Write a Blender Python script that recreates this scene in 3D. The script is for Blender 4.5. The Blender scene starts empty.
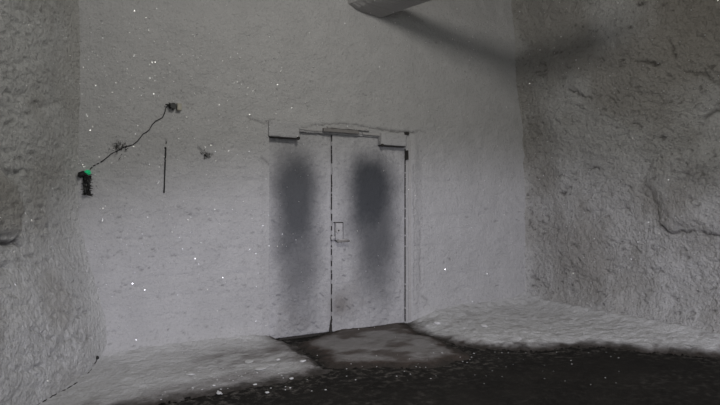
import bpy, bmesh, math, random
import numpy as np
from mathutils import Vector
random.seed(7)
RNG = np.random.default_rng(11)
C = bpy.context.scene.collection
SC = bpy.context.scene

# ---------------------------------------------------------------- camera frame
F = 560.0
CAM = np.array([-3.131, -5.957, 1.51])
RT = np.array([0.861, -0.509, 0.0]); RT /= np.linalg.norm(RT)
FW = np.array([0.509, 0.861, 0.0]); FW /= np.linalg.norm(FW)
UP = np.array([0, 0, 1.0])
HY = 207.0
def ray(px, py): return FW + RT * (px - 360) / F + UP * (HY - py) / F
def on_back(px, py, y=0.0):
    d = ray(px, py); k = (y - CAM[1]) / d[1]; return CAM + d * k
def on_right(px, py, x=3.2):
    d = ray(px, py); k = (x - CAM[0]) / d[0]; return CAM + d * k
def on_floor(px, py, z=0.0):
    d = ray(px, py); k = (z - CAM[2]) / d[2]; return CAM + d * k

# ---------------------------------------------------------------- noise
def _hash(ix, iy, s):
    h = (ix.astype(np.int64) * 374761393 + iy.astype(np.int64) * 668265263 + s * 1274126177) & 0xffffffff
    h = ((h ^ (h >> 13)) * 1274126177) & 0xffffffff
    h = (h ^ (h >> 16)) & 0xffffffff
    return (h & 0xffffff) / float(0xffffff)
def vn(x, y, s=0):
    x = np.asarray(x, float); y = np.asarray(y, float)
    ix = np.floor(x); iy = np.floor(y); fx = x - ix; fy = y - iy
    fx = fx * fx * (3 - 2 * fx); fy = fy * fy * (3 - 2 * fy)
    a = _hash(ix, iy, s); b = _hash(ix + 1, iy, s); c = _hash(ix, iy + 1, s); d = _hash(ix + 1, iy + 1, s)
    return (a * (1 - fx) + b * fx) * (1 - fy) + (c * (1 - fx) + d * fx) * fy
def fbm(x, y, s=0, o=4, g=.5):
    r = 0; a = 1; t = 0
    for k in range(o):
        r = r + a * (vn(x * 2**k + 17 * k, y * 2**k - 9 * k, s + k) - .5); t += a; a *= g
    return r / t * 2
def worley(x, y, s=0):
    ix = np.floor(x); iy = np.floor(y); m = np.full(np.shape(x), 9.0); m2 = m.copy()
    for dx in (-1, 0, 1):
        for dy in (-1, 0, 1):
            jx = ix + dx; jy = iy + dy
            qx = jx + _hash(jx, jy, s); qy = jy + _hash(jx, jy, s + 5)
            d = np.hypot(x - qx, y - qy)
            m2 = np.minimum(m2, np.maximum(m, d)); m = np.minimum(m, d)
    return m, m2
def sstep(a, b, x):
    t = np.clip((x - a) / (b - a), 0, 1); return t * t * (3 - 2 * t)
def dist_line(u, v, pts):
    m = np.full(np.shape(u), 99.0)
    for (x0, y0), (x1, y1) in zip(pts[:-1], pts[1:]):
        dx, dy = x1 - x0, y1 - y0; L = dx * dx + dy * dy + 1e-12
        t = np.clip(((u - x0) * dx + (v - y0) * dy) / L, 0, 1)
        m = np.minimum(m, np.hypot(u - x0 - t * dx, v - y0 - t * dy))
    return m
def inside(u, v, poly):
    r = np.zeros(np.shape(u), bool); n = len(poly)
    for i in range(n):
        x0, y0 = poly[i]; x1, y1 = poly[(i + 1) % n]
        c = ((y0 > v) != (y1 > v)) & (u < (x1 - x0) * (v - y0) / (y1 - y0 + 1e-12) + x0)
        r ^= c
    return r
def sd_poly(u, v, poly):
    d = dist_line(u, v, list(poly) + [poly[0]])
    return np.where(inside(u, v, poly), d, -d)

# ---------------------------------------------------------------- materials
def nodes(name):
    m = bpy.data.materials.new(name); m.use_nodes = True
    nt = m.node_tree; b = nt.nodes['Principled BSDF']
    return m, nt, b
def frost_mat(name, frost, bare, rough=.85, scale=1.0, bump=.6, speck=.25, bdist=.012, dirty=(.10, .082, .065)):
    """frosted surface: 'bare' attribute = missing frost and groove shade, 'soil' attribute = dirt, and the shadow band on the right wall."""
    m, nt, b = nodes(name); N = nt.nodes; L = nt.links
    g = N.new('ShaderNodeNewGeometry')
    def noise(sc, det=4, ro=.6):
        n = N.new('ShaderNodeTexNoise'); n.inputs['Scale'].default_value = sc * scale
        n.inputs['Detail'].default_value = det; n.inputs['Roughness'].default_value = ro
        L.new(g.outputs['Position'], n.inputs['Vector']); return n
    n1 = noise(3.0); n2 = noise(28, 5, .7); n3 = noise(90, 3, .7)
    def mix(f, a, bb, fac=None):
        x = N.new('ShaderNodeMix'); x.data_type = 'RGBA'
        if fac is not None: x.inputs[0].default_value = fac
        else: L.new(f, x.inputs[0])
        for sock, val in ((x.inputs[6], a), (x.inputs[7], bb)):
            if isinstance(val, tuple): sock.default_value = (*val, 1)
            else: L.new(val, sock)
        return x.outputs[2]
    def ramp(src, a, bb):
        r = N.new('ShaderNodeMapRange'); r.interpolation_type = 'SMOOTHSTEP'
        r.inputs['From Min'].default_value = a; r.inputs['From Max'].default_value = bb
        L.new(src, r.inputs['Value']); return r.outputs['Result']
    def mul(a, k):
        r = N.new('ShaderNodeMath'); r.operation = 'MULTIPLY'; L.new(a, r.inputs[0])
        if isinstance(k, float): r.inputs[1].default_value = k
        else: L.new(k, r.inputs[1])
        return r.outputs[0]
    lo = tuple(c * .93 for c in frost)
    col = mix(ramp(n1.outputs['Fac'], .35, .65), lo, frost)
    col = mix(mul(ramp(n2.outputs['Fac'], .52, .72), speck), col, tuple(c * .35 for c in frost))
    col = mix(mul(ramp(n3.outputs['Fac'], .54, .74), speck), col, tuple(c * .3 for c in frost))
    at = N.new('ShaderNodeAttribute'); at.attribute_name = 'soil_shade'
    sm = N.new('ShaderNodeMath'); sm.operation = 'ADD'; L.new(at.outputs['Fac'], sm.inputs[0])
    L.new(mul(n2.outputs['Fac'], .0001), sm.inputs[1])
    col = mix(sm.outputs[0], col, dirty)
    ab = N.new('ShaderNodeAttribute'); ab.attribute_name = 'bare'
    col = mix(ab.outputs['Fac'], col, bare)
    L.new(col, b.inputs['Base Color'])
    b.inputs['Roughness'].default_value = rough
    b.inputs['Specular IOR Level'].default_value = .25
    v = N.new('ShaderNodeTexVoronoi'); v.inputs['Scale'].default_value = 38 * scale
    L.new(g.outputs['Position'], v.inputs['Vector'])
    ad = N.new('ShaderNodeMath'); ad.operation = 'ADD'
    L.new(n2.outputs['Fac'], ad.inputs[0]); L.new(mul(n3.outputs['Fac'], .6), ad.inputs[1])
    ad2 = N.new('ShaderNodeMath'); ad2.operation = 'ADD'
    L.new(ad.outputs[0], ad2.inputs[0]); L.new(mul(v.outputs['Distance'], -.5), ad2.inputs[1])
    bp = N.new('ShaderNodeBump'); bp.inputs['Strength'].default_value = bump; bp.inputs['Distance'].default_value = bdist
    L.new(ad2.outputs[0], bp.inputs['Height']); L.new(bp.outputs['Normal'], b.inputs['Normal'])
    return m
def plain(name, col, rough=.6, metal=0, bump=0, emit=None, es=0):
    m, nt, b = nodes(name); N = nt.nodes; L = nt.links
    g = N.new('ShaderNodeNewGeometry'); n = N.new('ShaderNodeTexNoise'); n.inputs['Scale'].default_value = 40
    L.new(g.outputs['Position'], n.inputs['Vector'])
    x = N.new('ShaderNodeMix'); x.data_type = 'RGBA'; L.new(n.outputs['Fac'], x.inputs[0])
    x.inputs[6].default_value = (*[c * .7 for c in col], 1); x.inputs[7].default_value = (*[min(1, c * 1.3) for c in col], 1)
    L.new(x.outputs[2], b.inputs['Base Color'])
    b.inputs['Roughness'].default_value = rough; b.inputs['Metallic'].default_value = metal
    if bump:
        bp = N.new('ShaderNodeBump'); bp.inputs['Strength'].default_value = bump; bp.inputs['Distance'].default_value = .01
        L.new(n.outputs['Fac'], bp.inputs['Height']); L.new(bp.outputs['Normal'], b.inputs['Normal'])
    if emit: b.inputs['Emission Color'].default_value = (*emit, 1); b.inputs['Emission Strength'].default_value = es
    return m
M = {}
M['wall'] = frost_mat('frost_smooth', (.47, .465, .47), (.03, .028, .026), speck=.34, bump=.9, bdist=.014)
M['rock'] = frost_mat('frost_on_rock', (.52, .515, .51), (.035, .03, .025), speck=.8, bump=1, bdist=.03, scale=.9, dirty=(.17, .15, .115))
M['rockl'] = frost_mat('frost_on_rock_left', (.55, .55, .545), (.035, .03, .025), speck=.6, bump=1, bdist=.024, scale=.8, dirty=(.19, .165, .13))
M['door'] = frost_mat('frost_on_door', (.46, .455, .465), (.050, .054, .062), speck=.4, bump=.9, bdist=.012, scale=1.2)
M['snow'] = frost_mat('trodden_snow', (.56, .56, .565), (.03, .026, .022), speck=.25, bump=.8, bdist=.014, dirty=(.066, .050, .042))
M['frosted'] = frost_mat('frosted_metal', (.42, .41, .41), (.05, .05, .05), speck=.3, bump=.4, bdist=.005, scale=1.5)
M['bareboard'] = plain('weathered_board', (.20, .19, .185), .8, 0, .5)
M['black'] = plain('black_rubber', (.006, .006, .006), .55)
M['darks'] = plain('dark_parts_and_shade', (.03, .027, .025), .9)  # near-black for dark parts and for strips standing in for gap shade
M['green'] = plain('green_lens', (.02, .45, .2), .3, 0, 0, (.03, .8, .33), .17)
M['cream'] = plain('aged_cream_plastic', (.36, .34, .29), .6)
M['crystal'] = plain('ice_crystal', (.99, .99, 1.0), .34, .8)
M['lump'] = frost_mat('snow_lump', (.58, .58, .585), (.05, .045, .04), speck=.2, bump=.5, bdist=.005, scale=2)
def floor_mat():
    m, nt, b = nodes('dark_wet_grit'); N = nt.nodes; L = nt.links
    g = N.new('ShaderNodeNewGeometry')
    def noise(sc, det, ro):
        n = N.new('ShaderNodeTexNoise'); n.inputs['Scale'].default_value = sc
        n.inputs['Detail'].default_value = det; n.inputs['Roughness'].default_value = ro
        L.new(g.outputs['Position'], n.inputs['Vector']); return n
    a = noise(2.2, 6, .65); c = noise(45, 4, .7); d = noise(14, 8, .75)
    r = N.new('ShaderNodeValToRGB'); e = r.color_ramp.elements
    e[0].position = .3; e[0].color = (.009, .0082, .0072, 1); e[1].position = .75; e[1].color = (.022, .020, .0170, 1)
    L.new(a.outputs['Fac'], r.inputs['Fac'])
    at = N.new('ShaderNodeAttribute'); at.attribute_name = 'dust'
    mr = N.new('ShaderNodeMapRange'); mr.inputs['From Min'].default_value = .50; mr.inputs['From Max'].default_value = .72
    L.new(d.outputs['Fac'], mr.inputs['Value'])
    mu = N.new('ShaderNodeMath'); mu.operation = 'MULTIPLY'; L.new(mr.outputs[0], mu.inputs[0]); L.new(at.outputs['Fac'], mu.inputs[1])
    x = N.new('ShaderNodeMix'); x.data_type = 'RGBA'; L.new(mu.outputs[0], x.inputs[0])
    L.new(r.outputs['Color'], x.inputs[6]); x.inputs[7].default_value = (.19, .175, .16, 1)
    L.new(x.outputs[2], b.inputs['Base Color'])
    b.inputs['Roughness'].default_value = .8; b.inputs['Specular IOR Level'].default_value = .12
    bp = N.new('ShaderNodeBump'); bp.inputs['Strength'].default_value = .7; bp.inputs['Distance'].default_value = .012
    L.new(c.outputs['Fac'], bp.inputs['Height']); L.new(bp.outputs['Normal'], b.inputs['Normal'])
    return m
M['floor'] = floor_mat()

# ---------------------------------------------------------------- helpers
def tag(o, label=None, cat=None, group=None, kind=None):
    if label: o['label'] = label
    if cat: o['category'] = cat
    if group: o['group'] = group
    if kind: o['kind'] = kind
    return o
def link(name, me, mat, parent=None):
    o = bpy.data.objects.new(name, me); C.objects.link(o)
    if mat and not me.materials: me.materials.append(mat)
    if parent: o.parent = parent
    return o
def empty(name, loc):
    o = bpy.data.objects.new(name, None); C.objects.link(o); o.location = loc; return o
def grid_mesh(name, P, attrs=None, keep=None, smooth=True):
    """P (n,m,3) array; keep (n-1,m-1) mask."""
    n, m = P.shape[:2]
    idx = np.arange(n * m).reshape(n, m)
    q = np.stack([idx[:-1, :-1], idx[1:, :-1], idx[1:, 1:], idx[:-1, 1:]], -1)
    q = q.reshape(-1, 4) if keep is None else q[keep]
    used = np.unique(q); remap = np.full(n * m, -1); remap[used] = np.arange(len(used))
    V = P.reshape(-1, 3)[used]; q = remap[q]
    me = bpy.data.meshes.new(name)
    me.vertices.add(len(V)); me.vertices.foreach_set('co', V.astype(np.float32).ravel())
    me.loops.add(q.size); me.loops.foreach_set('vertex_index', q.astype(np.int32).ravel())
    me.polygons.add(len(q)); me.polygons.foreach_set('loop_start', np.arange(0, q.size, 4, dtype=np.int32))
    me.update(calc_edges=True)
    me.polygons.foreach_set('use_smooth', np.full(len(q), smooth))
    for k, a in (attrs or {}).items():
        at = me.attributes.new(k, 'FLOAT', 'POINT')
        at.data.foreach_set('value', np.clip(a.reshape(-1)[used], 0, 1).astype(np.float32))
    me.validate(); return me
def boxbm(bm, x0, x1, y0, y1, z0, z1, bev=.0):
    r = bmesh.ops.create_cube(bm, size=1)
    for v in r['verts']:
        v.co = Vector(((x0 + x1) / 2 + v.co.x * (x1 - x0), (y0 + y1) / 2 + v.co.y * (y1 - y0), (z0 + z1) / 2 + v.co.z * (z1 - z0)))
    if bev:
        es = list({e for v in r['verts'] for e in v.link_edges})
        bmesh.ops.bevel(bm, geom=es, offset=bev, segments=2, affect='EDGES', profile=.6)
def finish(name, bm, mat, parent=None, rough=0, cuts=0, smooth=False):
    if cuts:
        bmesh.ops.subdivide_edges(bm, edges=bm.edges[:], cuts=cuts, use_grid_fill=True)
    if rough:
        for v in bm.verts:
            v.co += Vector(((random.random() - .5), (random.random() - .5), (random.random() - .5))) * rough
    bmesh.ops.recalc_face_normals(bm, faces=bm.faces[:])
    me = bpy.data.meshes.new(name); bm.to_mesh(me); bm.free()
    for p in me.polygons: p.use_smooth = smooth
    return link(name, me, mat, parent)
def tube(bm, pts, rad, seg=8):
    pts = [Vector(p) for p in pts]; rings = []
    for i, p in enumerate(pts):
        t = (pts[min(i + 1, len(pts) - 1)] - pts[max(i - 1, 0)]).normalized()
        a = t.cross(Vector((0, 1, 0)))
        if a.length < .1: a = t.cross(Vector((0, 0, 1)))
        a.normalize(); c = t.cross(a)
        r = rad[i] if isinstance(rad, (list, tuple)) else rad
        rings.append([bm.verts.new(p + a * r * math.cos(2 * math.pi * k / seg) + c * r * math.sin(2 * math.pi * k / seg)) for k in range(seg)])
    for A, B in zip(rings[:-1], rings[1:]):
        for k in range(seg): bm.faces.new((A[k], A[(k + 1) % seg], B[(k + 1) % seg], B[k]))
    bm.faces.new(rings[0]); bm.faces.new(rings[-1][::-1])
def T(p): return tuple(float(v) for v in p)

# ---------------------------------------------------------------- back wall
DX0, DX1, DZ = -.815, 1.075, 2.405           # door opening
def bump_back(x, z):
    """frost relief: metres the frost stands out from the masonry, and where it is missing"""
    d = .014 * fbm(x * 1.1, z * 1.1, 3, 3) + .009 * fbm(x * 9, z * 14, 9, 4)
    crs = (z + .03 * fbm(x * 1.5, z * 1.5, 41, 3)) / .2             # masonry courses telegraph through
    g = np.abs(crs - np.round(crs)) * .2
    low = 1 - sstep(1.4, 2.6, z)
    d = d - .006 * np.exp(-(g / .016) ** 2) * low * sstep(-.3, .3, fbm(x * 3, z * 4, 51, 3) + .25)
    s = .7 * sstep(.40, .62, fbm(x * 5.5, z * 17, 61, 4)) * (.35 + .65 * low)
    d = d - .012 * s
    fine = fbm(x * 26, z * 30, 77, 3)
    d = d + .0035 * fine
    bare = .22 * s * sstep(-.1, .5, fine)
    return d, bare
CR = []          # cracks on back wall: (pixel points, half width m, depth m, darkness)
CR += [([(248, 118), (256, 121), (262, 124), (269, 121)], .010, .012, .35),
       ([(260, 158), (265, 162), (270, 166)], .012, .012, .4),
       ([(300, 128), (318, 125), (340, 124), (366, 127), (378, 130)], .008, .012, .45),
       ([(378, 130), (394, 132), (405, 132), (412, 133)], .010, .015, .6),
       ([(412, 134), (419, 131), (424, 133)], .008, .01, .3),
       ([(418, 222), (419, 240), (418, 262), (419, 284)], .010, .012, .3),
       ([(421, 150), (420, 190), (421, 222)], .006, .006, .12),
       ([(411, 165), (412, 235), (411, 305)], .007, .012, .3),
       ([(420, 296), (426, 300), (422, 306)], .014, .012, .3),
       ([(184, 103), (190, 104), (194, 105)], .008, .008, .4),
       ([(192, 108), (184, 108)], .006, .006, .25),
       ([(198, 148), (202, 153), (206, 156), (212, 155)], .010, .014, .55),
       ([(203, 152), (207, 153), (208, 158)], .012, .012, .5),
       ([(165, 140), (166, 144)], .009, .012, .45),
       ([(258, 152), (262, 165)], .006, .01, .2), ([(108, 148), (115, 158)], .006, .008, .15),
       ([(526, 268), (534, 284)], .02, .02, .4), ([(519, 303), (521, 307), (526, 308)], .02, .03, .8),
       ([(116, 150), (119, 145), (124, 146)], .010, .012, .45), ([(112, 145), (118, 150), (117, 154)], .010, .012, .45),
       ([(117, 141), (120, 149), (126, 151)], .008, .010, .4), ([(221, 124), (236, 128), (250, 120)], .005, .006, .18)]
for k in range(190):      # small chips and pits in the frost, most of them on the lower courses
    px, py = random.uniform(95, 262), 205 + 145 * random.random() ** .8
    if k > 130: px, py = random.uniform(414, 522), random.uniform(200, 305)
    if k > 165: px, py = random.uniform(85, 515), random.uniform(10, 200)
    a = random.uniform(-.35, .45); l = random.uniform(.6, 4.5)
    CR.append(([(px, py), (px + l * .5, py + l * .5 * a), (px + l, py + l * a + random.uniform(-.6, .8))], .0055, .010, random.uniform(.15, .5)))
xs = np.unique(np.concatenate([np.arange(-3.2, DX0, .014), np.linspace(DX0, DX1, 120), np.arange(DX1 + .01, 4.0, .014)]))
zs = np.unique(np.concatenate([np.arange(-.08, 0, .02), np.linspace(0, DZ, 170), np.arange(DZ + .014, 4.4, .014), [4.6, 5.0, 5.4]]))
X, Z = np.meshgrid(xs, zs, indexing='ij')
dsp, bare = bump_back(X, Z)
for pts, w, dep, dk in CR:
    wp = [(on_back(*p)[0], on_back(*p)[2]) for p in pts]
    x0 = min(p[0] for p in wp) - .1; x1 = max(p[0] for p in wp) + .1
    i0, i1 = np.searchsorted(xs, [x0, x1])
    wob = .02 * fbm(X[i0:i1] * 22, Z[i0:i1] * 22, 5, 3)
    dd = dist_line(X[i0:i1] + wob, Z[i0:i1] - wob, wp)
    e = np.exp(-(dd / w) ** 2)
    dsp[i0:i1] -= dep * e; bare[i0:i1] = np.maximum(bare[i0:i1], dk * e)  # colour darkened along cracks for cavity shade as well as bare rock
# slightly proud band of frost round the doorway
ed = np.maximum(np.maximum(DX0 - X, X - DX1), Z - DZ)
dsp += .022 * np.exp(-((ed - .10) / .07) ** 2)
dsp = dsp * sstep(-.02, .12, ed) + .012 * (1 - sstep(0, .12, ed))
Y = -.03 - dsp
# cove into both rock walls
fo = np.maximum(sstep(-.80, -1.2, X), sstep(1.15, 1.5, X))
Y -= fo * (.10 * np.exp(-np.maximum(Z - .06, 0) / .08) + .02 * np.exp(-Z / .35))
P = np.stack([X, Y, Z], -1)
cx = (X[:-1, :-1] + X[1:, 1:]) / 2; cz = (Z[:-1, :-1] + Z[1:, 1:]) / 2
hole = (cx > DX0) & (cx < DX1) & (cz < DZ)
me = grid_mesh('wall_back', P, {'bare': bare, 'soil_shade': .0 * X}, ~hole)
bm = bmesh.new(); bm.from_mesh(me)     # turn the edge of the opening back into the wall
E = [e for e in bm.edges if e.is_boundary and all(DX0 - .001 <= v.co.x <= DX1 + .001 and v.co.z <= DZ + .001 and (v.co.z > -.01) for v in e.verts)]
r = bmesh.ops.extrude_edge_only(bm, edges=E)
for v in r['geom']:
    if isinstance(v, bmesh.types.BMVert): v.co.y = .12
bm.to_mesh(me); bm.free()
wb = tag(link('wall_back', me, M['wall']), 'flat frost-covered masonry wall around the double door', 'wall', kind='structure')

# ---------------------------------------------------------------- right rock wall
ys = np.concatenate([np.arange(-9, -3.4, .12), np.arange(-3.4, .16, .0145)]); zr = np.concatenate([np.arange(-.1, 4.5, .0145), [4.8, 5.1, 5.4]])
Yr, Zr = np.meshgrid(ys, zr, indexing='ij')
def crust(u, v, s, cell):
    wx = .35 * fbm(u / cell / 3, v / cell / 3, s + 3, 2)
    m, m2 = worley(u / cell + wx, v / cell - wx, s)
    return np.sqrt(np.clip(1 - m * m, 0, 1)), m2 - m
a, b2 = crust(Yr * .62, Zr, 21, .06); a2, b3 = crust(Yr * .7, Zr, 29, .032)
dr = .11 * fbm(Yr * .7, Zr * .7, 14, 3) + .03 * fbm(Yr * 3, Zr * 3, 15, 4) + .028 * a + .016 * a2 + .014 * fbm(Yr * 12, Zr * 19, 19, 3)
bare_shade_r = .35 * sstep(.32, .6, fbm(Yr * 6, Zr * 6, 23, 4)) * sstep(.12, .02, b2)
pit = sstep(.50, .72, fbm(Yr * 9, Zr * 16, 33, 4)); dr -= .022 * pit; bare_shade_r = np.maximum(bare_shade_r, .55 * pit)
def R2(pts): return [(on_right(*p)[1], on_right(*p)[2]) for p in pts]
lump = R2([(646, 166), (642, 186), (654, 206), (660, 228), (668, 233), (690, 231), (712, 236), (740, 240), (760, 150), (700, 148), (668, 152)])
dr += .075 * sstep(-.10, .16, sd_poly(Yr + .03 * fbm(Yr * 6, Zr * 6, 4, 3), Zr + .03 * fbm(Yr * 6, Zr * 6, 8, 3), lump))
CRR = [([(656, 224), (661, 230), (668, 233), (678, 232), (690, 231), (700, 232), (712, 236)], .013, .03, .65),
       ([(645, 166), (642, 176), (643, 186), (652, 203), (656, 222)], .016, .015, .12),
       ([(639, 61), (646, 62), (652, 64), (660, 65)], .014, .03, .6), ([(648, 59), (653, 64)], .010, .02, .5),
       ([(570, 90), (578, 92), (584, 96), (592, 99)], .014, .03, .6), ([(592, 60), (594, 56)], .01, .02, .3),
       ([(608, 95), (612, 99), (618, 104)], .010, .02, .5), ([(628, 80), (640, 92), (660, 96)], .008, .02, .25),
       ([(640, 4), (644, 5)], .02, .03, .7), ([(556, 120), (560, 122)], .012, .02, .5), ([(590, 167), (595, 169)], .018, .03, .8),
       ([(556, 192), (560, 193)], .018, .03, .7), ([(526, 208), (529, 214)], .012, .02, .5), ([(527, 220), (526, 226), (531, 230)], .010, .02, .55),
       ([(541, 215), (543, 217)], .012, .02, .5), ([(528, 277), (534, 281)], .016, .02, .5), ([(519, 302), (526, 308)], .025, .03, .8),
       ([(670, 40), (674, 50), (676, 56)], .012, .03, .5), ([(690, 72), (706, 76), (716, 83)], .016, .03, .4),
       ([(604, 240), (622, 243), (634, 252)], .010, .02, .25), ([(560, 265), (575, 275), (592, 282)], .010, .02, .3),
       ([(672, 172), (690, 175), (706, 172)], .010, .02, .3), ([(700, 118), (712, 110), (722, 112)], .02, .04, .5),
       ([(714, 235), (720, 243)], .02, .04, .7), ([(520, 25), (523, 60), (521, 100), (526, 160)], .012, .015, .25)]
for k in range(110):
    px, py = random.uniform(528, 718), random.uniform(50, 330)
    a_ = random.uniform(-.2, 1.0); l = random.uniform(2, 7)
    CRR.append(([(px, py), (px + l * .5, py + l * .5 * a_), (px + l, py + l * a_ + random.uniform(-1, 1))], .010, .02, random.uniform(.2, .55)))
for pts, w, dep, dk in CRR:
    wp = R2(pts); y0 = min(p[0] for p in wp) - .15; y1 = max(p[0] for p in wp) + .15
    i0, i1 = np.searchsorted(ys, [y0, y1])
    wob = .03 * fbm(Yr[i0:i1] * 18, Zr[i0:i1] * 18, 5, 3)
    e = np.exp(-(dist_line(Yr[i0:i1] + wob, Zr[i0:i1] - wob, wp) / w) ** 2)
    dr[i0:i1] -= dep * e; bare_shade_r[i0:i1] = np.maximum(bare_shade_r[i0:i1], dk * e)  # cracks get painted shade on top of the rock showing through
lean = .02 + .11 * np.clip(Zr - 1.6, 0, 3) ** 1.3 * .55
soil_shade_r = .42 * sstep(-.15, .45, fbm(Yr * 1.3, Zr * 1.3, 66, 4) + .42 * sstep(1.7, 3.3, Zr)) + .25 * sstep(2.3, 3.6, Zr) * sstep(-1.2, -2.6, Yr)  # brownish rock tint, plus upper darkening painted in for the duct's shadow band
root = .22 * np.exp(-np.maximum(.1 - Yr, 0) / .10) + .05 * np.exp(-np.maximum(.1 - Yr, 0) / .25)
P = np.stack([3.36 - root - lean - dr - .06 * sstep(.5, 0, Zr), Yr, Zr], -1)
wr = tag(link('wall_right', grid_mesh('wall_right', P[::-1], {'bare': bare_shade_r[::-1], 'soil_shade': soil_shade_r[::-1]}), M['rock']), 'rough crusted rock wall coated in frost right of the door wall', 'wall', kind='structure')

# ---------------------------------------------------------------- left rock wall
sl = np.concatenate([np.arange(-.12, 2.3, .0145), np.arange(2.4, 7.5, .12)]); zl = zr
S, Zl = np.meshgrid(sl, zl, indexing='ij')
a, b2 = crust(S * .42, Zl, 121, .06); a2, b3 = crust(S * .5, Zl, 129, .03)
dl = .07 * fbm(S * .8, Zl * .8, 114, 3) + .022 * fbm(S * 3, Zl * 3, 115, 4) + .045 * a + .020 * a2 + .006 * fbm(S * 8, Zl * 17, 119, 3)
pit = sstep(.48, .75, fbm(S * 6, Zl * 15, 133, 4)); dl -= .012 * pit
near = sstep(.05, .7, S)
dl = dl * (.25 + .75 * near)
bare_shade_l = .38 * pit * near
def on_left(px, py):
    o = np.array([-2.70, 0.]); dv = np.array([-.447, -.894]); nn = np.array([.894, -.447])
    d = ray(px, py); k = ((o - CAM[:2]) @ nn) / (d[:2] @ nn); p = CAM + d * k
    return ((p[:2] - o) @ dv, p[2])
CRL = [([(-6, 236), (3, 238), (9, 243), (18, 242), (22, 246)], .018, .05, .8), ([(20, 234), (24, 228)], .014, .03, .4),
       ([(20, 176), (24, 190), (26, 210), (22, 232)], .02, .02, .2), ([(0, 168), (12, 170), (20, 176)], .02, .02, .2),
       ([(10, 330), (22, 338), (30, 342)], .012, .02, .2), ([(36, 345), (50, 341), (58, 344), (66, 340)], .012, .02, .25)]
for k in range(60):
    px, py = random.uniform(0, 66), random.uniform(10, 380); l = random.uniform(2, 6)
    CRL.append(([(px, py), (px + l, py + random.uniform(-3, 3))], .012, .02, random.uniform(.15, .4)))
for pts, w, dep, dk in CRL:
    wp = [on_left(*p) for p in pts]; s0 = min(p[0] for p in wp) - .15; s1 = max(p[0] for p in wp) + .15
    i0, i1 = np.searchsorted(sl, [s0, s1])
    wob = .03 * fbm(S[i0:i1] * 18, Zl[i0:i1] * 18, 5, 3)
    e = np.exp(-(dist_line(S[i0:i1] + wob, Zl[i0:i1] - wob, wp) / w) ** 2)
    dl[i0:i1] -= dep * e; bare_shade_l[i0:i1] = np.maximum(bare_shade_l[i0:i1], dk * e)  # groove shade painted in together with the exposed rock
knob = [on_left(*p) for p in [(-30, 165), (10, 166), (24, 184), (28, 210), (22, 240), (-30, 240)]]
sdk = sd_poly(S, Zl, knob)
dl += .07 * sstep(-.04, .14, sdk)
soill = .38 * sstep(-.06, .12, sdk) + .28 * sstep(.0, .5, fbm(S * 1.4, Zl * 1.4, 166, 4) + .35 * sstep(1.9, 3.3, Zl) + .15 * near)
cxz = -2.80 + .25 * (1 - sstep(.1, 1.5, Zl))
bl = 1.0 - np.exp(-np.clip(S, 0, 9) / .16)             # rounded root against the door wall
P = np.stack([cxz + .20 * np.exp(-np.maximum(S + .1, 0) / .11) + .05 * np.exp(-np.maximum(S, 0) / .25) + .05 * np.exp(-np.maximum(S, 0) / .5) - .447 * S + .894 * dl * 1.0 - .02, .04 - .894 * S - .447 * dl, Zl], -1)
wl = tag(link('wall_left', grid_mesh('wall_left', P, {'bare': bare_shade_l, 'soil_shade': soill}), M['rockl']), 'bulging frost-crusted rock wall left of the door wall', 'wall', kind='structure')

# ---------------------------------------------------------------- tunnel shell out of view
def slab(name, x0, x1, y0, y1, z0, z1, mat, label, cat):
    bm = bmesh.new(); boxbm(bm, x0, x1, y0, y1, z0, z1)
    bmesh.ops.subdivide_edges(bm, edges=bm.edges[:], cuts=3, use_grid_fill=True)
    return tag(finish(name, bm, mat), label, cat, kind='structure')
slab('ceiling', -6.2, 3.6, -9.1, .3, 5.3, 5.5, M['rock'], 'frosty tunnel roof above the picture', 'ceiling')
slab('wall_rear', -6.2, 3.6, -9.3, -9.1, -.1, 5.4, M['rock'], 'tunnel face behind the viewer', 'wall')

# ---------------------------------------------------------------- floor
SHORE_L = [on_floor(*p)[:2] for p in [(8, 440), (60, 428), (120, 408), (200, 396), (236, 388), (268, 384), (300, 379), (322, 370), (309, 357), (296, 349), (284, 343.5), (284, 338)]]
SHORE_L = [tuple(p) for p in SHORE_L] + [(-.66, .06), (-.70, .8), (-3.2, .8), (-6.0, -2.5)]
SHORE_R = [on_floor(*p)[:2] for p in [(411, 331), (424, 335), (438, 339), (452, 344), (480, 348), (520, 350), (545, 349), (568, 346), (598, 346), (640, 350), (690, 354), (730, 358), (800, 372)]]
SHORE_R = [tuple(p) for p in SHORE_R] + [(4.3, -4.2), (4.6, .8), (1.12, .8), (1.10, .06)]
STEP = [on_floor(*p)[:2] for p in [(303, 343), (322, 336), (330, 331), (356, 328), (404, 322), (420, 333), (440, 340), (462, 350), (470, 358), (440, 364), (400, 367), (360, 368), (330, 366), (318, 358), (306, 350)]]
STEP = [tuple(p) for p in STEP]
fx = np.concatenate([np.arange(-6.2, -3.4, .1), np.arange(-3.4, 3.5, .025)]); fy = np.concatenate([np.arange(-9.1, -3.2, .1), np.arange(-3.2, .3, .025)])
FX, FY = np.meshgrid(fx, fy, indexing='ij')
sh = np.maximum(np.maximum(sd_poly(FX, FY, SHORE_L), sd_poly(FX, FY, SHORE_R)), sd_poly(FX, FY, STEP))
dust = .85 * sstep(-.45, .02, sh + .18 * fbm(FX * 3, FY * 3, 201, 4)) + .22 * sstep(-.1, .4, fbm(FX * .9, FY * 1.6, 202, 3)) + .10
FZ = .008 * fbm(FX * 2, FY * 2, 200, 4) + .004 * fbm(FX * 14, FY * 14, 205, 3) - .012
fl = tag(link('floor', grid_mesh('floor', np.stack([FX, FY, FZ], -1), {'dust': dust}), M['floor']), 'dark gritty tunnel floor in front of the snow', 'floor', kind='structure')

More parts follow.
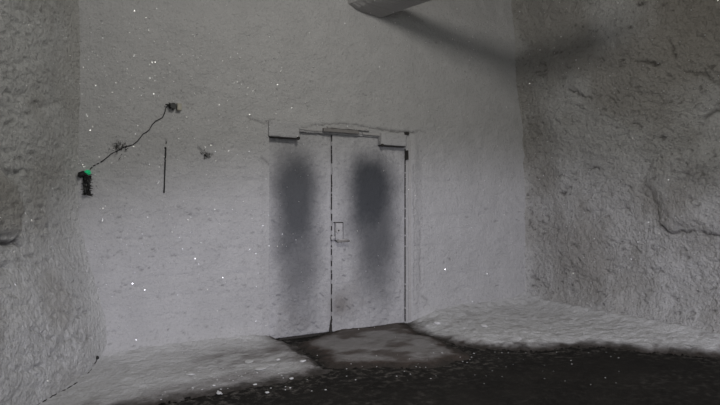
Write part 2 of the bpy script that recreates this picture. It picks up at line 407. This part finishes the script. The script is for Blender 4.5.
# ---------------------------------------------------------------- snow banks
def bank(name, poly, x0, x1, y0, y1, hf, soilf, label, step=.016):
    bx_ = np.arange(x0, x1, step); by = np.arange(y0, y1, step)
    A, B = np.meshgrid(bx_, by, indexing='ij')
    sd = sd_poly(A, B, poly) + .10 * fbm(A * 4, B * 5, 301, 5) + .03 * fbm(A * 24, B * 24, 305, 2)
    h = hf(A, B, sd)
    kq = (h[:-1, :-1] > -.02) & (h[1:, 1:] > -.02)
    s = soilf(A, B, sd)
    br = sstep(.16, -.03, sd + .09 * fbm(A * 9, B * 12, 351, 5)) * .95
    o = link(name, grid_mesh(name, np.stack([A, B, h], -1), {'soil_shade': s, 'bare': br}, kq), M['snow'])
    return tag(o, label, 'snow', kind='stuff')
def rough_snow(A, B): return .010 * fbm(A * 5, B * 5, 311, 4) + .008 * fbm(A * 19, B * 19, 315, 4)
def hL(A, B, sd):
    edge = np.where(sd > 0, .05 * (1 - np.exp(-sd / .35)), sd * .6)
    wall = .09 * np.exp(-np.clip(-B - .06, 0, 9) / .20) * sstep(-.66, -1.15, A)
    xl = -2.52 + .5 * B
    wl_ = .0 * np.exp(-np.clip(A - xl, 0, 9) / .22)
    edge = edge * (.45 + .55 * sstep(.0, .5, A - xl)); lipE = .03 * sstep(.0, .08, sd) * sstep(-1.2, -.7, A)
    return edge + np.where(sd > -.02, 1, 0) * (wall + wl_ + lipE) * sstep(0, .12, sd) + rough_snow(A, B) * sstep(-.05, .15, sd)
def sL(A, B, sd):
    n = fbm(A * 4, B * 6, 321, 5)
    c = on_floor(240, 362)[:2]
    pat = np.exp(-(((A - c[0]) / .62) ** 2 + ((B - c[1]) / .36) ** 2))
    return .75 * sstep(.42, -.02, sd + .16 * n) + .62 * pat * (.35 + .65 * sstep(-.3, .4, fbm(A * 7, B * 14, 327, 5) + .1)) + .25 * sstep(.35, .6, fbm(A * 14, B * 30, 323, 3))
bank('snow_bank', SHORE_L, -4.6, -.5, -3.4, .08, hL, sL, 'grey-white snow bank along the wall foot left of the door')
def hR(A, B, sd):
    edge = np.where(sd > 0, .07 * (1 - np.exp(-sd / .25)), sd * .6)
    wall = .09 * np.exp(-np.clip(-B - .06, 0, 9) / .22) * sstep(1.12, 1.5, A)
    xr = 3.2
    wr_ = .10 * np.exp(-np.clip(xr - A, 0, 9) / .25)
    heap = .02 * np.exp(-(((A - 1.9) / .7) ** 2 + ((B + .35) / .35) ** 2))
    return edge + (wall + wr_ + heap) * sstep(0, .16, sd) + 1.5 * rough_snow(A, B) * sstep(-.05, .15, sd)
def sR(A, B, sd):
    n = fbm(A * 4, B * 6, 331, 5)
    return .85 * sstep(.22, -.03, sd + .10 * n) + .30 * sstep(.1, .6, fbm(A * 8, B * 16, 333, 3))
bank('snow_bank', SHORE_R, .9, 3.5, -4.0, .08, hR, sR, 'white snow bank heaped in the corner right of the door')
def hS(A, B, sd): return np.where(sd > 0, .035 * (1 - np.exp(-sd / .12)), sd * .5) + .8 * rough_snow(A, B) * sstep(-.05, .15, sd)
def sS(A, B, sd):
    n = fbm(A * 3, B * 5, 341, 5)
    return .62 + .3 * sstep(-.1, .4, n) + .5 * sstep(.25, -.02, sd + .12 * n)
bank('trodden_snow', STEP, -.9, 2.4, -2.2, .012, hS, sS, 'brown-grey trodden snow tongue on the floor before the doors')

# ---------------------------------------------------------------- door
door = tag(empty('door_1', (0, 0, 0)), 'frosted double door with two dark bare patches', 'door', kind='structure')
def leaf(x0, x1, y, seed, patches, strokes, tilt=0, label=None):
    gx = np.arange(x0, x1 + .001, (x1 - x0) / round((x1 - x0) / .0105)); gz = np.linspace(.012, DZ - .01, 226)
    A, B = np.meshgrid(gx, gz, indexing='ij')
    bare = np.zeros_like(A)
    for (px, py, rx, r_up, r_dn, k) in patches:
        c = on_back(px, py)
        dz = B - c[2]; u = (A - c[0]) / rx
        v = np.where(dz > 0, dz / r_up, -dz / r_dn)
        q = np.sqrt(np.abs(u) ** 2.3 + np.abs(v) ** 2.3 + 1e-9) + .13 * fbm(A * 5, B * 4, seed + 9, 4) + .07 * fbm(A * 40, B * 40, seed + 2, 3)
        bare = np.maximum(bare, k * sstep(1.25, .25, q))
    d = .012 * fbm(A * 2.2, B * 2.2, seed, 4) + .016 * fbm((A - B) * 13, (A + B) * 22, seed + 1, 4) * (1 - .7 * bare)
    d = d * sstep(0, .06, np.minimum(np.minimum(A - x0, x1 - A), B)) + .004
    for (px, py, l, a, h) in strokes:
        p = on_back(px, py); q = on_back(px + l, py + l * a)
        dd = dist_line(A, B, [(p[0], p[2]), (q[0], q[2])]); e = np.exp(-(dd / .007) ** 2)
        e2 = np.exp(-(dist_line(A, B, [(p[0], p[2] - .018), (q[0], q[2] - .018)]) / .007) ** 2)
        d += h * e - h * .5 * e2
        bare = np.maximum(bare, .6 * e2)  # darker line just below each raised flake
    sp = sstep(.58, .78, fbm(A * 30, B * 30, seed + 77, 3)) * .4
    bare = np.maximum(bare, sp * .5)
    soil_shade = .5 * np.exp(-(((A - on_back(340, 308)[0]) / .13) ** 2 + ((B - .32) / .16) ** 2)) + .18 * sstep(.5, .1, np.abs(A - (x0 + x1) / 2 + .1) ) * sstep(1.1, .5, B)* sstep(.0, .5, fbm(A * 6, B * 6, seed + 50, 4))
    P = np.stack([A, y - d, B], -1)
    me = grid_mesh('door_leaf', P, {'bare': bare, 'soil_shade': soil_shade})
    bm = bmesh.new(); bm.from_mesh(me)
    E = [e for e in bm.edges if e.is_boundary]
    r = bmesh.ops.extrude_edge_only(bm, edges=E)
    nv = [v for v in r['geom'] if isinstance(v, bmesh.types.BMVert)]
    for v in nv: v.co.y = y + .05
    bmesh.ops.contextual_create(bm, geom=[e for e in bm.edges if e.is_boundary])
    bm.to_mesh(me); bm.free()
    return link('door_leaf', me, M['door'], door)
def strokes(n, x0, x1, y0, y1, steep):
    o = []
    for k in range(n):
        y = y0 + (y1 - y0) * random.random() ** .7
        o.append((random.uniform(x0, x1), y, random.uniform(1.5, 4.5), random.choice((1, 1, 1, -.3)) * random.uniform(.2, steep), random.uniform(.004, .011)))
    return o
l1 = leaf(DX0 + .004, -.001, .028, 500, [(297, 190, .36, .60, 1.25, .88), (300, 225, .33, .7, 1.4, .66)], strokes(34, 272, 326, 180, 330, .9))
l2 = leaf(.001, DX1 - .012, .005, 600, [(372, 182, .44, .42, 1.05, .96), (377, 222, .38, .7, 1.15, .80)], strokes(34, 336, 400, 170, 318, 1.0) + [(376, 256, 3, 1.2, .014), (378, 262, 4, 1.0, .014), (382, 264, 3, .8, .012)])
l1['label'] = 'narrower left door leaf with a tall dark patch'; l2['label'] = 'wider right door leaf with a broad dark patch'

# dark backing frame inside the opening
bm = bmesh.new()
boxbm(bm, DX0 - .03, DX1 + .03, .10, .14, -.02, DZ + .03)
finish('backing_panel', bm, M['darks'], door)
bm = bmesh.new()       # right jamb trim
boxbm(bm, DX1 + .012, DX1 + .055, -.055, .06, .05, DZ - .03, .006)
bmesh.ops.subdivide_edges(bm, edges=[e for e in bm.edges if abs(e.verts[0].co.z - e.verts[1].co.z) > 1], cuts=60)
finish('jamb', bm, M['frosted'], door, .006)
bm = bmesh.new()       # header board, bare underside
z0 = 2.395
boxbm(bm, -.15, .33, -.085, .02, z0 + .004, z0 + .046, .004); finish('header_board', bm, M['bareboard'], door)['label'] = 'bare grey plank over the seam of the leaves'
bm = bmesh.new()
boxbm(bm, -.10, .48, -.080, .0, z0 + .05, z0 + .072, .006); bmesh.ops.subdivide_edges(bm, edges=[e for e in bm.edges if abs(e.verts[0].co.x - e.verts[1].co.x) > .3], cuts=20)
finish('header_cap', bm, M['frosted'], door, .008)
bm = bmesh.new(); boxbm(bm, .40, .66, -.060, .02, z0 + .005, z0 + .028, .004); finish('header_board', bm, M['frosted'], door, .003)
bm = bmesh.new(); boxbm(bm, -.38, -.16, -.046, .02, z0 + .004, z0 + .020, .004); finish('header_board', bm, M['frosted'], door, .003)
for (xa, xb, za, zb, gl) in ((.645, 1.03, 2.285, 2.435, 'frosted box housing at the top right of the door'), (-.83, -.46, 2.30, 2.48, 'frosted box housing at the top left of the door')):
    bm = bmesh.new(); boxbm(bm, xa, xb, -.095 if xa > 0 else -.078, .0, za, zb, .012)
    bmesh.ops.subdivide_edges(bm, edges=[e for e in bm.edges if e.calc_length() > .1], cuts=8, use_grid_fill=True)
    o = finish('closer_box', bm, M['door'], door, .005, smooth=True); o['label'] = gl
    bm = bmesh.new(); boxbm(bm, xa + .01, xb - .01, -.088 if xa > 0 else -.070, .0, za - .009, za - .001, .003); finish('closer_dark_line', bm, M['darks'], o, .004)  # thin dark strip under the box
    bm = bmesh.new(); bmesh.ops.create_icosphere(bm, subdivisions=2, radius=.02, matrix=__import__('mathutils').Matrix.Translation(((xa + .015) if xa > 0 else (xb - .02), -.09, za - .004)))
    finish('closer_bolt', bm, M['darks'], o, .004)
bm = bmesh.new(); boxbm(bm, DX0 + .01, DX1 - .02, -.032, .04, DZ - .022, DZ + .012, .006); bmesh.ops.subdivide_edges(bm, edges=[e for e in bm.edges if e.calc_length() > 1], cuts=90)
finish('header_frost', bm, M['door'], door, .007)
# black hinge gaps at right edge
for (xa, za, zb) in ((1.058, 2.44, 2.475), (1.062, 2.12, 2.24)):
    bm = bmesh.new(); boxbm(bm, xa - (.03 if zb > 2.3 else .003), xa + (.028 if zb > 2.3 else .012), -.075, -.01, za, zb, .006); finish('hinge', bm, M['darks'], door, .006)
# centre seam: gap shade drawn as broken dark strips
bm = bmesh.new(); zc = .03
pts = []
while zc < DZ - .03:
    w = random.uniform(.0008, .0018); x = random.uniform(-.002, .003)
    h = random.uniform(.02, .09)
    boxbm(bm, x - w, x + w, -.003, .03, zc, zc + h); zc += h + random.choice((0, .006, .02, .05))
finish('seam_gap_shade', bm, M['darks'], door)
bm = bmesh.new(); zc = .03
while zc < 2.22:
    h = random.uniform(.03, .12); w = random.uniform(.000, .003)
    boxbm(bm, DX1 - .010 - w, DX1 - .005 + w * .5, -.012, .03, zc, zc + h); zc += h + random.choice((0, .0, .006, .02))
finish('edge_gap_shade', bm, M['darks'], door)  # dark strips standing in for the shaded gap at the leaf edge
# latch on right leaf
lk = bmesh.new(); p0 = on_back(334, 223); p1 = on_back(341, 240)
boxbm(lk, p0[0], p1[0], -.050, .0, p1[2], p0[2], .008); bmesh.ops.subdivide_edges(lk, edges=lk.edges[:], cuts=2, use_grid_fill=True)
lockc = finish('lock_case', lk, M['door'], l2, .004, smooth=True)
bm = bmesh.new(); boxbm(bm, p0[0] - .012, p1[0] + .005, -.044, -.002, p0[2] + .002, p0[2] + .010, .002)
boxbm(bm, p1[0] + .001, p1[0] + .008, -.044, -.002, p1[2], p0[2] + .010, .002)
finish('lock_shadow_gap', bm, M['darks'], lockc, .003).name = 'lock_gap_shade'  # dark strips drawn as the shadow gap beside the lock case
cc = on_back(338.3, 230.5, -.05); bm = bmesh.new()
for (ra, dep) in ((.038, .022),):
    r = bmesh.ops.create_cone(bm, segments=20, radius1=ra, radius2=ra * .85, depth=dep, cap_ends=True)
    bmesh.ops.rotate(bm, verts=r['verts'], cent=(0, 0, 0), matrix=__import__('mathutils').Matrix.Rotation(math.pi / 2, 3, 'X'))
    bmesh.ops.translate(bm, verts=r['verts'], vec=T(cc))
finish('lock_cylinder', bm, M['frosted'], lockc)
bm = bmesh.new(); bmesh.ops.create_icosphere(bm, subdivisions=2, radius=.011); bmesh.ops.translate(bm, verts=bm.verts[:], vec=(cc[0], cc[1] - .010, cc[2])); finish('keyhole', bm, M['black'], lockc)
h0 = on_back(338.5, 241.5, -.08); h1 = on_back(349.5, 241, -.08)
bm = bmesh.new(); tube(bm, [T((h0[0], -.0, h0[2] + .01)), T((h0[0], -.06, h0[2] + .008)), T(h0), T((h0 + h1) / 2 + np.array([0, 0, .002])), T(h1)], [.014, .014, .016, .014, .011], 10)
hd = finish('handle', bm, M['bareboard'], l2, smooth=True); hd['label'] = 'horizontal lever handle under the lock case'
bm = bmesh.new(); tube(bm, [T(h0 + np.array([.0, .004, .016])), T((h0 + h1) / 2 + np.array([0, .004, .014])), T(h1 + np.array([-.01, .004, .012]))], [.011, .012, .008], 8); finish('handle_frost', bm, M['frosted'], hd, .003, smooth=True)
s0 = on_back(333, 238, -.02); bm = bmesh.new(); bmesh.ops.create_icosphere(bm, subdivisions=2, radius=.03)
for v in bm.verts: v.co = Vector((s0[0] + v.co.x, s0[1] + v.co.y * .9, s0[2] + v.co.z * 1.1))
finish('strike_knob', bm, M['door'], l1, .004, smooth=True)
# torn gap at the foot of the seam, its shade built as a dark slab
bm = bmesh.new(); A_ = [on_back(*p, -.014) for p in [(329.5, 334.5), (332.8, 334.2), (331.6, 325), (332.6, 319), (331.6, 319.5), (330.6, 326)]]
vs = [bm.verts.new(T(p)) for p in A_]; f = bm.faces.new(vs); r = bmesh.ops.extrude_face_region(bm, geom=[f])
for v in r['geom']:
    if isinstance(v, bmesh.types.BMVert): v.co.y += .02
finish('torn_gap_shade', bm, M['darks'], door)
# dark solid put in for the shaded gap below the leaves
bm = bmesh.new(); boxbm(bm, -.66, DX1 - .01, .02, .1, -.03, .012); bmesh.ops.subdivide_edges(bm, edges=[e for e in bm.edges if e.calc_length() > 1], cuts=50)
finish('foot_gap_shade', bm, M['darks'], door, .008)

# ---------------------------------------------------------------- ceiling duct
prof = [(.16, 4.12), (.19, 3.97), (.27, 3.93), (.42, 3.905), (.655, 3.885), (.68, 4.10)]
dv = Vector((.228, -.974, 0)).normalized()
bm = bmesh.new(); n = 110; rings = []
for i in range(n + 1):
    s = -.05 + i * 3.0 / n
    wob = .012 * float(fbm(np.array(s * 3.), np.array(2.), 77, 3))
    rings.append([bm.verts.new((x + dv.x * s + wob, dv.y * s, z + wob + random.uniform(-.004, .004))) for x, z in prof])
for a_, b_ in zip(rings[:-1], rings[1:]):
    for k in range(len(prof)): bm.faces.new((a_[k], a_[(k + 1) % len(prof)], b_[(k + 1) % len(prof)], b_[k]))
bm.faces.new(rings[0]); bm.faces.new(rings[-1][::-1])
tag(finish('duct', bm, M['frosted'], None), 'frost-covered overhead duct running out from the wall above the door', 'duct')

bpy.context.view_layer.update()
def surf(px, py, off):
    d = Vector(T(ray(px, py)))
    hit, loc, nrm, _, ob, _ = SC.ray_cast(bpy.context.evaluated_depsgraph_get(), Vector(T(CAM)), d.normalized())
    return np.array(loc) - d.normalized() * 0 + np.array([0, -off, 0])
# ---------------------------------------------------------------- socket, cable, lamp, rod
q = on_back(183, 107.5, -.03); o = tag(empty('junction_box', T(q)), 'small pale junction box with a black round socket on the wall', 'junction box')
def local(ob, px, py, y=-.05): return on_back(px, py, y) - np.array(ob.location)
a_ = local(o, 176.5, 103.5); b_ = local(o, 181, 110.8)
bm = bmesh.new(); boxbm(bm, a_[0], b_[0], -.045, .02, b_[2], a_[2], .006); finish('box', bm, M['cream'], o, .002).location = (.0, -.015, 0)
cc = local(o, 172.3, 106.4); bm = bmesh.new()
r = bmesh.ops.create_cone(bm, segments=20, radius1=.036, radius2=.030, depth=.07, cap_ends=True)
bmesh.ops.rotate(bm, verts=r['verts'], cent=(0, 0, 0), matrix=__import__('mathutils').Matrix.Rotation(math.pi / 2, 3, 'X'))
bmesh.ops.translate(bm, verts=r['verts'], vec=(cc[0], -.040, cc[2])); finish('socket', bm, M['black'], o)
bm = bmesh.new(); ca = local(o, 168.5, 102.8); tube(bm, [(cc[0], -.04, cc[2]), (ca[0], -.03, ca[2])], [.010, .005]); tube(bm, [(cc[0] - .03, -.04, cc[2] + .01), (cc[0] - .07, -.03, cc[2] + .012)], [.010, .006]); finish('bracket', bm, M['black'], o)
cab = [(170, 105.5), (167.2, 106), (165.8, 108), (164.8, 112), (162.6, 117.5), (160, 119), (155.5, 121.2), (152, 125), (149.5, 129.5), (146, 132.5), (143, 134), (140, 138), (137, 141.5), (133, 144.8), (128.5, 146), (124, 147), (118, 150.5), (111, 154), (104.5, 159.5), (100.5, 162.3)]
def cable(pts, rad, y, nm, label):
    out = []
    P_ = [surf(*p, y) for p in pts]
    for A, B in zip(P_[:-1], P_[1:]):
        for t in (0, .5): out.append(T(A * (1 - t) + B * t + np.array([0, .006 * math.sin(len(out)), 0])))
    out.append(T(P_[-1])); bm = bmesh.new(); tube(bm, out, rad, 6)
    return bm
bm = cable(cab, .0046, .008, 'cable', '')
for seg in ([(99, 163.2), (96.6, 164.2)], [(95.6, 165), (93.2, 166)], [(92.2, 167), (90.0, 169.5)]):
    b3 = [T(surf(*p, .006)) for p in seg]; tube(bm, b3, .0055, 6)
tag(finish('cable', bm, M['black'], smooth=True), 'thin black wavy cable running down-left across the wall to the green light', 'cable')
# frost clump hanging on cable: dark twigs of frost
def tuft(name, px, py, n, rad, label, cat):
    p = surf(px, py, .004); bm = bmesh.new()
    for k in range(n * 4):
        c = Vector((random.gauss(0, rad * .35), -random.uniform(0, .03), random.gauss(0, rad * .32)))
        e = c + Vector((random.gauss(0, .016), random.uniform(-.014, .006), random.gauss(0, .014)))
        tube(bm, [tuple(c), tuple((c + e) / 2 + Vector((0, 0, random.uniform(-.004, .004)))), tuple(e)], [.0022, .0032, .0012], 5)
    ob = finish(name, bm, M['frosted' if 'pale' in label else 'darks']); ob.location = T(p); return tag(ob, label, cat, kind='stuff')
tuft('frost_tuft', 120, 147.5, 12, .085, 'spiky dark frost tuft clinging to the middle of the wavy cable', 'frost')
tuft('frost_tuft', 205.5, 155.5, 7, .06, 'small dark frost tuft right of the hanging rod', 'frost')
# hanging rod
q = surf(165.5, 145, .0)
bm = bmesh.new(); rp = [surf(*p, .012) - q for p in [(165.6, 147.5), (165.3, 155), (164.9, 165), (164.5, 176), (164.2, 186), (163.8, 193)]]
rod = tag(empty('hanging_rod', T(q)), 'thin dark rod hanging straight down below the junction box', 'rod')
tube(bm, [T(p) for p in rp], [.005, .0075, .0065, .006, .006, .007], 8); finish('rod', bm, M['black'], rod, .001, smooth=True)
bm = bmesh.new(); bmesh.ops.create_icosphere(bm, subdivisions=2, radius=.011); c_ = surf(165.8, 148, .01) - q
for v in bm.verts: v.co = Vector((v.co.x + c_[0], v.co.y, v.co.z * 1.3 + c_[2]))
finish('mount', bm, M['black'], rod, .004)
bm = bmesh.new(); c_ = surf(166.5, 141.5, .004) - q; tube(bm, [T(c_), T(c_ + np.array([-.01, 0, -.045]))], [.004, .006], 6); finish('hook', bm, M['darks'], rod)
# signal lamp
q = on_back(86.5, 172, -.06); lamp = tag(empty('signal_lamp', T(q)), 'black frost-crusted lamp fitting glowing green at its top', 'lamp')
def L_(px, py, y=-.08): return on_back(px, py, y) - q
bm = bmesh.new(); tube(bm, [T(L_(86.8, 176)), T(L_(86.8, 182)), T(L_(86.9, 188)), T(L_(87, 194.5))], [.030, .024, .020, .026], 10); bmesh.ops.subdivide_edges(bm, edges=bm.edges[:], cuts=2, use_grid_fill=True)
finish('housing', bm, M['black'], lamp, .024)
bm = bmesh.new(); c_ = L_(87.4, 172.3, -.09); bmesh.ops.create_icosphere(bm, subdivisions=3, radius=.030)
for v in bm.verts: v.co = Vector((v.co.x * .9 + c_[0], v.co.y * .8 + c_[1], v.co.z * .62 + c_[2]))
finish('lens', bm, M['green'], lamp, .018)['label'] = 'glowing green lens'
bm = bmesh.new(); tube(bm, [T(L_(87, 174.5)), T(L_(83, 173.5)), T(L_(80.5, 175)), T(L_(79, 177))], [.03, .026, .030, .016], 10); finish('arm', bm, M['black'], lamp, .006)
bm = bmesh.new()
for k in range(34):
    y_ = random.uniform(174, 195); side = random.choice((1, 1, 1, -1)); a0 = L_(86.9, y_, -.07)
    b0 = L_(86.9 + side * random.uniform(3, 6.5), y_ + random.uniform(-1, 2.2), random.uniform(-.09, -.05)); tube(bm, [T(a0), T(b0)], [.006, .002], 5)
finish('frost_needles', bm, M['darks'], lamp)['kind'] = 'stuff'

# thin dark tube along the line where the left wall meets the snow
pl = [(97, 358), (95, 363), (92.5, 368), (88, 373), (83, 377.5), (77, 382.5), (71, 386.5), (64, 390.5), (57, 393), (50, 397.5), (42, 402), (30, 408)]
dep = bpy.context.evaluated_depsgraph_get()
def drop(px, py):
    d = Vector(T(ray(px, py))); o_ = Vector(T(CAM)); dep = bpy.context.evaluated_depsgraph_get()
    hit, loc, nrm, _, ob, _ = SC.ray_cast(dep, o_, d.normalized())
    return loc, nrm
bpy.context.view_layer.update()
bm = bmesh.new(); pp = []
for (x0, y0), (x1, y1) in zip(pl[:-1], pl[1:]):
    for t in (0, .33, .66):
        l_, n_ = drop(x0 + (x1 - x0) * t, y0 + (y1 - y0) * t); pp.append(l_ + Vector((random.uniform(-.004, .004), 0, -.003 + random.uniform(-.006, .003))))
tube(bm, pp, [random.uniform(.003, .009) for _ in pp], 6)
cb = finish('buried_cable', bm, M['darks'])
tag(cb, 'thin dark broken cable-like line along the foot of the left wall', 'cable')
l_, n_ = drop(97, 357.5); bm = bmesh.new(); bmesh.ops.create_icosphere(bm, subdivisions=2, radius=.018)
bmesh.ops.translate(bm, verts=bm.verts[:], vec=l_); finish('cable_like_knob', bm, M['black'], cb, .006)['label'] = 'black knob at the upper end of the cable'

# ---------------------------------------------------------------- snow lumps on the floor
def lump_mesh(i):
    bm = bmesh.new(); bmesh.ops.create_icosphere(bm, subdivisions=3, radius=1); rr = random.Random(i)
    sx, sy, sz = rr.uniform(.8, 1.2), rr.uniform(.6, .9), rr.uniform(.35, .6); off = rr.uniform(0, 90)
    for v in bm.verts:
        k = 1 + .28 * float(fbm(np.array(v.co.x * 1.5 + off), np.array(v.co.y * 1.5 + v.co.z * 1.3), i, 3))
        v.co = Vector((v.co.x * sx * k, v.co.y * sy * k, v.co.z * sz * k))
    me = bpy.data.meshes.new('snow_lump'); bm.to_mesh(me); bm.free()
    me.materials.append(M['lump']); return me
LM = [lump_mesh(i) for i in range(6)]
big = [(219, 393, 3.9, .35, 'large oblong snow lump on the dark floor at the picture bottom'), (291.5, 378.5, 2.9, .4, 'round snow lump on dark floor nearest the door'),
       (261, 368.5, 5.4, .2, 'flat white snow patch-like lump on the dirty snow, right one of two'), (249, 361.5, 4.6, .2, 'flat white snow lump on the dirty snow, left one of two'),
       (267, 392.5, 2.4, .4, 'slanted snow lump on the dark floor between the oblong lump and the door'), (214, 385.5, 1.8, .5, 'snow lump at the dark edge just above the oblong lump'),
       (255, 384.5, 2.6, .35, 'thin flat snow lump at the edge of the dark floor'), (278, 359.5, 2.6, .5, 'angular snow lump on the left bank below the door corner'),
       (303, 361, 3.2, .4, 'icy snow lump where the bank edge meets the dark wedge'), (190, 374, 5.0, .25, 'low crumbled snow lump on the left bank'), (437, 323, 4.0, .5, 'bulky snow lump on the right bank beside the door'),
       (484, 326, 4.8, .5, 'rounded snow lump standing out of the middle of the right bank')]
def place(px, py, rpx, fz, label, group=None):
    l_, n_ = drop(px, py)
    if l_ is None or l_.y > -.02: return
    depth = (np.array(l_) - CAM) @ FW; r = rpx * depth / F
    o = bpy.data.objects.new('snow_lump', random.choice(LM)); C.objects.link(o)
    o.location = l_ + Vector((0, 0, r * .05)); o.scale = (r, r, r * fz * 1.6); o.rotation_euler = (0, 0, random.uniform(0, 6.3))
    tag(o, label, 'snow lump', group)
for b_ in big: place(*b_)
for k in range(44):
    px, py = random.uniform(160, 330), 392 - 26 * random.random()
    if k % 3 == 0: px, py = random.uniform(110, 330), random.uniform(352, 403)
    place(px, py, random.uniform(.5, 1.2), .5, 'small crumb of snow scattered over the ground left of the doorway', 'small snow crumbs left of the doorway')
for k in range(60):
    px = random.uniform(335, 620); py = 352 + 35 * random.random() ** 1.3
    place(px, py, random.uniform(.35, .85), .5, 'tiny crumb of snow scattered on the dark floor right of the doorway', 'tiny snow crumbs right of the doorway')

# ---------------------------------------------------------------- ice crystals glinting in the frost
def crystals(n):
    verts = []; faces = []
    dep = bpy.context.evaluated_depsgraph_get()
    for k in range(n):
        u = random.random()
        if u < .62: px, py = random.uniform(60, 330), random.triangular(0, 360, 60)
        elif u < .85: px, py = random.uniform(330, 720), random.uniform(0, 340)
        else: px, py = random.uniform(0, 80), random.uniform(0, 400)
        hit, loc, nrm, _, ob, _ = SC.ray_cast(dep, Vector(T(CAM)), Vector(T(ray(px, py))).normalized())
        if hit and ob.name.startswith(('door_leaf', 'snow', 'trodden')) and random.random() < .7: continue
        if not hit or ob.name.startswith(('floor', 'signal', 'cable', 'lens', 'housing')): continue
        d = (loc - Vector(T(CAM))).length; r = d / F * random.choice((.35, .4, .5, .6, .85))
        ax = Vector((random.gauss(0, 1), random.gauss(0, 1), random.gauss(0, 1))).normalized(); bx = ax.orthogonal().normalized(); cx_ = ax.cross(bx)
        c = loc + nrm * r * .5; b0 = len(verts)
        for w in (ax, -ax, bx, -bx, cx_, -cx_): verts.append(tuple(c + w * r))
        for (i, j, l) in ((0, 2, 4), (2, 1, 4), (1, 3, 4), (3, 0, 4), (2, 0, 5), (1, 2, 5), (3, 1, 5), (0, 3, 5)): faces.append((b0 + i, b0 + j, b0 + l))
    me = bpy.data.meshes.new('ice_crystals'); me.from_pydata(verts, [], faces); me.update()
    tag(link('ice_crystals', me, M['crystal']), 'sprinkle of tiny bright ice crystals glinting all over the frosted walls', 'ice', kind='stuff')
bpy.context.view_layer.update()
crystals(2200)

# ---------------------------------------------------------------- light
def area(name, loc, target, size, energy, col, shape='RECTANGLE', sy=None):
    l = bpy.data.lights.new(name, 'AREA'); l.energy = energy; l.color = col; l.shape = shape; l.size = size; l.size_y = sy or size
    o = bpy.data.objects.new(name, l); C.objects.link(o); o.location = loc
    o.rotation_euler = (Vector(target) - Vector(loc)).to_track_quat('-Z', 'Y').to_euler(); return o
def spot(name, loc, target, energy, col, ang, blend, rad):
    l = bpy.data.lights.new(name, 'SPOT'); l.energy = energy; l.color = col; l.spot_size = ang; l.spot_blend = blend; l.shadow_soft_size = rad
    o = bpy.data.objects.new(name, l); C.objects.link(o); o.location = loc
    o.rotation_euler = (Vector(target) - Vector(loc)).to_track_quat('-Z', 'Y').to_euler(); return o
area('ceiling_lamp', (-1.35, -4.6, 4.5), (1.2, 0, 1.6), 1.15, 92, (1, .97, .90), sy=.6)
area('frontal_fill', (-2.2, -8.9, 2.6), (.3, 0, 1.2), 3.6, 112, (.97, 1.0, .98), sy=2.6)  # added soft fill from behind the camera, not an actual opening
o = spot('tunnel_lamp', (-2.0, -7.6, 1.2), (1.25, 0, .2), 1060, (.88, .87, 1.0), math.radians(33), .8, .15); o.scale = (3.2, 1, 1)
W = bpy.data.worlds.new('World'); SC.world = W; W.use_nodes = True
W.node_tree.nodes['Background'].inputs[0].default_value = (.5, .5, .52, 1); W.node_tree.nodes['Background'].inputs[1].default_value = .05

# ---------------------------------------------------------------- camera
cd = bpy.data.cameras.new('camera'); cd.sensor_width = 36; cd.lens = F / 720 * 36; cd.clip_start = .05
cam = bpy.data.objects.new('camera', cd); C.objects.link(cam); cam.location = T(CAM)
cam.rotation_euler = Vector(T(FW)).to_track_quat('-Z', 'Y').to_euler()
cd.shift_y = (HY - 202.5) / 720
SC.camera = cam
SC.view_settings.view_transform = 'Standard'; SC.view_settings.look = 'None'
SC.view_settings.gamma = 1; SC.view_settings.use_curve_mapping = False; SC.view_settings.exposure = -.08
